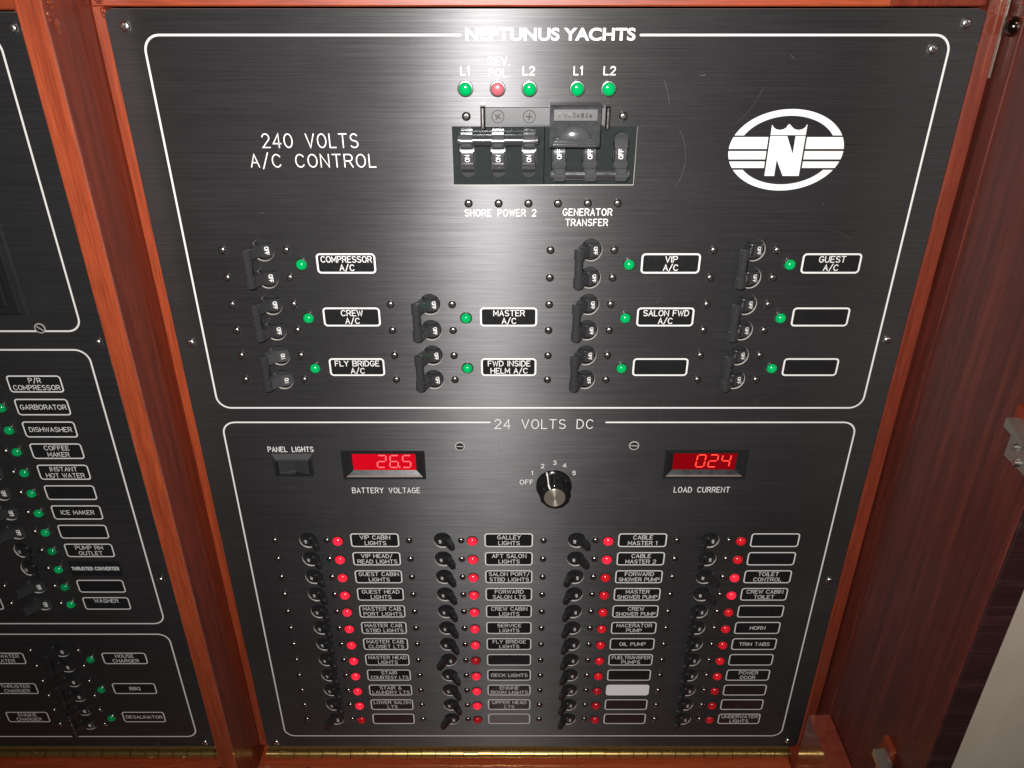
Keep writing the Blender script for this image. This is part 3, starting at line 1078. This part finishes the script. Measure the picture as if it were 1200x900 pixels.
# AC breakers, lights and legends
AC_TXT = {(0, 0): ("COMPRESSOR", "A/C"), (0, 1): ("CREW", "A/C"), (0, 2): ("FLY BRIDGE", "A/C"), (1, 1): ("MASTER", "A/C"), (1, 2): ("FWD INSIDE", "HELM A/C"),
          (2, 0): ("VIP", "A/C"), (2, 1): ("SALON FWD", "A/C"), (2, 2): (), (3, 0): ("GUEST", "A/C"), (3, 1): (), (3, 2): ()}
for (c, r), tx in AC_TXT.items():
    z = AC_ROWS[r]
    double_breaker(mp, COLX[c], z, 'ON' if (c, r) == (0, 2) else 'OFF', "double breaker with worn grey toggles" if (c, r) == (0, 2) else None)
    led(mp, LEDX[c], z - 0.2, LED_M, 'green')
    label_plate(mp, BOXX[c], z + 0.3, tx, size=3.8)

# DC breakers
DC = [["VIP CABIN|LIGHTS", "VIP HEAD/|READ LIGHTS", "GUEST CABIN|LIGHTS", "GUEST HEAD|LIGHTS", "MASTER CAB.|PORT LIGHTS", "MASTER CAB.|STBD LIGHTS",
       "MASTER CAB.|CLOSET LTS", "MASTER HEAD|LIGHTS", "STAIR|COURTESY LTS", "STAIR &|LAUNDRY LTS", "LOWER SALON|LTS", ""],
      ["GALLEY|LIGHTS", "AFT SALON|LIGHTS", "SALON PORT/|STBD LIGHTS", "FORWARD|SALON LTS", "CREW CABIN|LIGHTS", "SERVICE|LIGHTS", "FLY BRIDGE|LIGHTS", "",
       "DECK LIGHTS", "ENGINE|ROOM LIGHTS", "UPPER HEAD|LTS", ""],
      ["CABLE|MASTER 1", "CABLE|MASTER 2", "FORWARD|SHOWER PUMP", "MASTER|SHOWER PUMP", "CREW|SHOWER PUMP", "MACERATOR|PUMP", "OIL PUMP",
       "FUELTRANSFER|PUMPS", "", "#", "", ""],
      ["", "", "TOILET|CONTROL", "CREW CABIN|TOILET", "", "HORN", "TRIM TABS", "", "POWER|DOOR", "", "", "UNDERWATER|LIGHTS"]]
ON = {0: range(0, 11), 1: (0, 1, 2, 3, 4, 5, 6, 8, 9, 10), 2: (0, 1), 3: (2, 3)}
for c in range(4):
    for r in range(12):
        z, on = DC_Z[r], r in ON[c]
        single_breaker(mp, COLX[c], z, on)
        led(mp, LEDX[c] - 0.4, z - 0.1, LED_S, 'red' if on else ('red_mid' if (c in (2, 3) and r < 9) else 'red_dim'))
        tx = DC[c][r]
        if tx == '#':
            label_plate(mp, BOXX[c] - 0.3, z, (), fill='white_tape')
        else:
            g = 'label_sheen' if (c == 1 and r == 11) else 'label'
            label_plate(mp, BOXX[c] - 0.3, z, tuple(q for q in tx.split('|') if q), fill=g)


# meters
def meter(x0, x1, z0, z1, digits, disp, seg, label):
    b = MB()
    # frame lip
    for a in ((x0 - .6, x1 + .6, z1 - 1.6, z1 + .6), (x0 - .6, x1 + .6, z0 - .6, z0 + .9), (x0 - .6, x0 + 1.5, z0 + .92, z1 - 1.62), (x1 - 1.5, x1 + .6, z0 + .92, z1 - 1.62)):
        b.box(*a, -3, 0.9)
    # sloping inner cheeks, the lower one's catch of the flash put into a paler colour
    xi0, xi1, zi0, zi1 = x0 + 6.5, x1 - 6.5, z0 + 4.9, z1 - 2.3
    oa = [(x0 + 1.4, z0 + .8), (x1 - 1.4, z0 + .8), (x1 - 1.4, z1 - 1.5), (x0 + 1.4, z1 - 1.5)]
    ia = [(xi0, zi0), (xi1, zi0), (xi1, zi1), (xi0, zi1)]
    P = [(p[0], p[1], 0.6) for p in oa] + [(p[0], p[1], -2.6) for p in ia]
    b.add(P, [(1, 2, 6, 5), (2, 3, 7, 6), (3, 0, 4, 7)])
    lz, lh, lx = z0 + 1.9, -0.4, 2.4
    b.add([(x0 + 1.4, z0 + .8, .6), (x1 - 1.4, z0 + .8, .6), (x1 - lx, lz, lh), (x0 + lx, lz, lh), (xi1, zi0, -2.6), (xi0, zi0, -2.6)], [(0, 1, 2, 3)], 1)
    b.add([(x1 - lx, lz, lh), (x0 + lx, lz, lh), (xi0, zi0, -2.6), (xi1, zi0, -2.6)], [(0, 1, 2, 3)])
    o = put("meter", b.mesh("meter", ('plastic', 'lip')), mp, label=label)
    put("display", MB().box(xi0, xi1, zi0, zi1, -6, -2.7).mesh("display", (disp,)), o)
    s = MB()
    segs = {'a': ((0, 8), (4.6, 8)), 'b': ((4.6, 8), (4.6, 4)), 'c': ((4.6, 4), (4.6, 0)), 'd': ((0, 0), (4.6, 0)), 'e': ((0, 0), (0, 4)), 'f': ((0, 4), (0, 8)), 'g': ((0, 4), (4.6, 4))}
    on = {'0': 'abcdef', '2': 'abged', '4': 'fgbc', '5': 'afgcd', '6': 'afgcde'}
    ht = (zi1 - zi0)
    k = ht * 0.66 / 8
    for ch, ox in digits:
        bx, bz = xi0 + ox, zi0 + ht * 0.15
        if ch == '.':
            s.box(bx, bx + 1.1, bz - .2, bz + .9, -2.7, -2.5)
            continue
        for q in on[ch]:
            (ax, az), (cx_, cz_) = segs[q]
            sh = 0.09
            L_ = math.hypot(cx_ - ax, cz_ - az)
            ux, uz = (cx_ - ax) / L_, (cz_ - az) / L_
            p0 = (bx + (ax + ux * .45 + (az + uz * .45) * sh) * k, bz + (az + uz * .45) * k)
            p1 = (bx + (cx_ - ux * .45 + (cz_ - uz * .45) * sh) * k, bz + (cz_ - uz * .45) * k)
            s.ribbon([p0, p1], 0.9, -2.62, False, 0, False)
    put("digits", s.mesh("digits", (seg,)), o)


meter(-121.3, -62.8, -77.4, -54.6, (('2', 17.5), ('6', 26.5), ('.', 33.0), ('5', 35.5)), 'disp', 'seg_pale', "battery voltage meter glowing red and reading 26.5")
meter(109.5, 168.0, -76.9, -54.0, (('0', 16.5), ('2', 25.3), ('4', 34.5)), 'disp_dark', 'seg', "load current meter with bright digits reading 024")

# rocker switch
rk = MB()
rk.xprism([(-75.5, -4), (-59.1, -4), (-59.1, .9), (-60.2, 1.3), (-74.4, 1.3), (-75.5, .9)], -170.7, -168.3)
rk.xprism([(-75.5, -4), (-59.1, -4), (-59.1, .9), (-60.2, 1.3), (-74.4, 1.3), (-75.5, .9)], -145.1, -142.7)
rk.xprism([(-56.6, 0.02), (-59.6, 2.6), (-61.4, 2.2), (-61.4, -3.0), (-59.2, -3.0), (-59.2, 0.02)], -168.6, -144.8, 1)  # upward bevel: its lit look is put into a greyer plastic
rk.add([(-171.4, -56.6, .03), (-168.6, -56.6, .03), (-168.6, -59.6, 2.6)], [(0, 1, 2)], 1)
rk.add([(-144.8, -56.6, .03), (-142.0, -56.6, .03), (-144.8, -59.6, 2.6)], [(0, 1, 2)], 1)
rk.box(-168.3, -145.1, -75.4, -73.6, -4, 1.1)
rko = put("rocker_switch", rk.mesh("rocker_switch", ('plastic', 'toggle_grey')), mp, label="small black rocker switch under the words PANEL LIGHTS")
put("rocker", MB().add([(-167.8, -61.9, -2), (-145.6, -61.9, -2), (-145.6, -73.5, -2), (-167.8, -73.5, -2), (-167.8, -61.9, 0.4), (-156.7, -61.9, -1.6), (-156.7, -73.5, -1.6), (-167.8, -73.5, 0.4), (-145.6, -61.9, 1.2), (-145.6, -73.5, 1.2)],
                       [(4, 5, 6, 7), (5, 8, 9, 6), (0, 3, 2, 1), (0, 1, 8, 5, 4), (2, 3, 7, 6, 9), (0, 4, 7, 3), (1, 2, 9, 8)]).mesh("rocker", ('toggle',)), rko)

# rotary knob
KX, KZ = 30.4, -83.6
kb = MB()
N = 60


def flute(r, amp):
    return [(r + amp * math.cos(12 * 2 * math.pi * k / N)) for k in range(N)]


rings = [(12.9, 0.0, 0), (12.9, 2.6, 0), (11.8, 3.4, 0), (11.3, 4.0, 0.35), (10.7, 13.4, 0.35), (9.6, 15.0, 0.15), (7.9, 15.5, 0)]
pts = []
for r_, h, a_ in rings:
    fl = flute(r_, a_)
    for k in range(N):
        t = 2 * math.pi * k / N
        pts.append((fl[k] * math.cos(t), fl[k] * math.sin(t), h))
fcs = []
for j in range(len(rings) - 1):
    for k in range(N):
        q, e = j * N + k, j * N + (k + 1) % N
        fcs.append((q, e, e + N, q + N))
fcs.append(tuple((len(rings) - 1) * N + k for k in range(N)))
kb.add(pts, fcs)
ko = put("selector_knob", kb.mesh("selector_knob", ('knob',), True), mp, (KX, KZ, 0), label="fluted black selector knob with silver cap")
put("cap", MB().lathe(0, 0, [(7.6, 15.4), (7.6, 15.8), (7.3, 16.0)], 36).mesh("cap", ('knobcap',)), ko)
ln = MB()
dx, dz = -0.42, 0.907
path = [(12.95, 1.2), (12.8, 2.9), (11.75, 3.7), (11.15, 9.0), (10.75, 13.6), (9.5, 15.3), (7.9, 15.75)]
for a_, b_ in zip(path[:-1], path[1:]):
    q = []
    for r_, h in (a_, b_):
        r_ += 0.12
        q += [(dx * r_ - dz * 0.5, dz * r_ + dx * 0.5, h + .05), (dx * r_ + dz * 0.5, dz * r_ - dx * 0.5, h + .05)]
    ln.add(q, [(0, 1, 3, 2)])
put("pointer_line", ln.mesh("pointer_line", ('white',)), ko)

for x, z in ((-36.9, -50.2), (86.4, -49.6)):
    put("slotted_screw", SCREW_SLOT, mp, (x, z, 0), rot=0.05)
for x, z in ((-210.6, 222.0), (247.0, 223.5), (232.0, 210.5), (-211.5, 31.0), (247.0, 33.0), (248.5, -175.0), (247.5, -364.3), (-211.5, -366.5), (-211.2, -175.0)):
    if (x, z) == (-211.2, -175.0):
        continue
    put("mounting_screw", SCREW_BIG, mp, (x, z, 0), rot=random.uniform(0, 1.5))

sc_ = MB()
for cx, cz, rad, a0, a1 in ((80, 150, 22, -35, 40), (60, 175, 30, 10, 32), (-95, 120, 60, 40, 58), (30, -105, 30, 200, 260), (190, 60, 40, 60, 85), (-150, -20, 70, 20, 36), (110, 205, 34, -60, -20), (-20, 60, 44, 80, 110), (140, -30, 38, 150, 190)):
    sc_.ribbon(arc(cx, cz, rad, rad * 1.2, a0, a1, 14), random.uniform(0.08, 0.16), 0.03)
for k in range(70):
    x, z = random.uniform(-200, 245), random.uniform(-350, 222)
    L_, a = random.uniform(0.8, 5), random.gauss(80, 40)
    sc_.ribbon([(x, z), (x + L_ * math.cos(R(a)), z + L_ * math.sin(R(a)))], random.uniform(0.12, 0.3), 0.02)
put("scuffs", sc_.mesh("scuffs", ('scuff',)), mp, kind="stuff")

# ============================================================ left panel
lp = root("side_switch_panel", "second black electrical panel behind the partition with green lights", "switch panel")
LH, LL, LB = -374.3, -351.6, -341.9
LZ = [0.0 - 18.13 * k for k in range(12)]
LD = [-261.0, -297.2, -333.2]
hl = []
for z in LZ:
    hl.append(ell(LH, z, 6.95, 7.35))
for z in LD:
    for dz in (9.1, -9.1):
        hl.append(ell(LH, z + dz, 6.95, 7.35))
        if z < -300:
            hl.append(ell(LH - 101.8, z + dz, 6.95, 7.35))
plate("face_plate", rrect(-560, -263.3, -372.0, 229.0, 6, 6), hl, lp)
for (z0, z1) in ((39.4, 218.0), (-221.4, 25.8), (-358.9, -233.2)):
    open_frame(-545, -281.4, z0, z1, 9, None, 1.2, lp)
LT = ["P/R|COMPRESSOR", "GARBORATOR", "DISHWASHER", "COFFEE|MAKER", "INSTANT|HOT WATER", "", "ICE MAKER", "", "PUMP RM|OUTLET", "@", "", "WASHER| "]
for r, z in enumerate(LZ):
    single_breaker(lp, LH, z, r in (8, 9), 'OFF')
    led(lp, LL, z - 0.1, LED_M, 'green_dim' if r in (8, 10) else 'green_mid')
    if LT[r] == '@':
        p = put("label_plate", MB().box(LB - 1.0, LB + 38.5, z - 7.0, z + 7.4, 0.01, 0.25).mesh("label_plate", ('label',)), lp, label="stuck on black strip reading THRUSTER CONVERTER")
        t = MB()
        add_text(t, "THRUSTER CONVERTER", LB + 18.6, z + 0.2, 3.0, 0.62, 0.30, width=36.5)
        put("lettering", t.mesh("lettering", ('white',)), p)
    else:
        label_plate(lp, LB, z, tuple(q.strip() for q in LT[r].split('|') if q))
for r, (z, a, b) in enumerate(zip(LD, ("HOUSE|CHARGER", "BBQ", "DESALINATOR"), ("HOT WATER|HEATER", "THRUSTER|CHARGER", "ENGINE|CHARGER"))):
    double_breaker(lp, LH, z, 'OFFs', tie=TIE2D)
    led(lp, LL, z - 0.3, LED_M, 'green_dim')
    label_plate(lp, LB, z, tuple(a.split('|')))
    label_plate(lp, LB - 101.8 + 36.9 - 36.9, z, tuple(b.split('|')))
double_breaker(lp, LH - 101.8, LD[2], 'OFFs', tie=TIE2D)
led(lp, LL - 101.8, LD[2], LED_M, 'green_dim')
label_plate(lp, LB - 101.8, LZ[11], ())
label_plate(lp, LB - 101.8, LZ[10], ())
put("slotted_screw", SCREW_SLOT, lp, (-308.2, 41.6, 0.2), rot=0.7)
for x, z in ((-272.3, 221.0), (-273.0, 31.2), (-275.0, -174.5), (-275.6, -366.5)):
    put("mounting_screw", SCREW_BIG, lp, (x, z, 0), rot=random.uniform(0, 1.5))
put("instrument_housing", MB().box(-430, -314.5, 52.5, 190, 0.02, 4.5, 0, 1.5).box(-424, -320.5, 59, 184, 4.4, 7.0, 0, 1.2).mesh("instrument_housing", ('plastic',), True), lp,
    label="raised black instrument housing at the edge of the second panel")


# ============================================================ hinges
def hinge(x0, x1, label):
    hg = root("piano_hinge", label, "hinge", (0, 0, 0), group="brass hinges along the ledge")
    put("leaf", MB().box(x0, x1, -384.3, -374.2, -2.9, -1.4).mesh("leaf", ('brass2',)), hg)
    L_ = 12.7
    k = 0
    x = x0
    meshes = {}
    while x < x1 - 1:
        ln_ = min(L_, x1 - x) - 0.5
        key = (round(ln_, 2), k % 2)
        if key not in meshes:
            r_ = 4.1 if k % 2 else 3.8
            meshes[key] = MB().tube((0, 0, 0), (ln_, 0, 0), r_, 18).mesh("knuckle", ('brass',), True)
        put("knuckle", meshes[key], hg, (x, -378.8 + random.uniform(-.12, .12), 2.6 + random.uniform(-.15, .15)))
        x += L_
        k += 1
    return hg


hinge(-221.0, 250.0, "long brass piano hinge under the big black panel")
hinge(-470.0, -263.5, "shorter brass piano hinge under the second black panel")
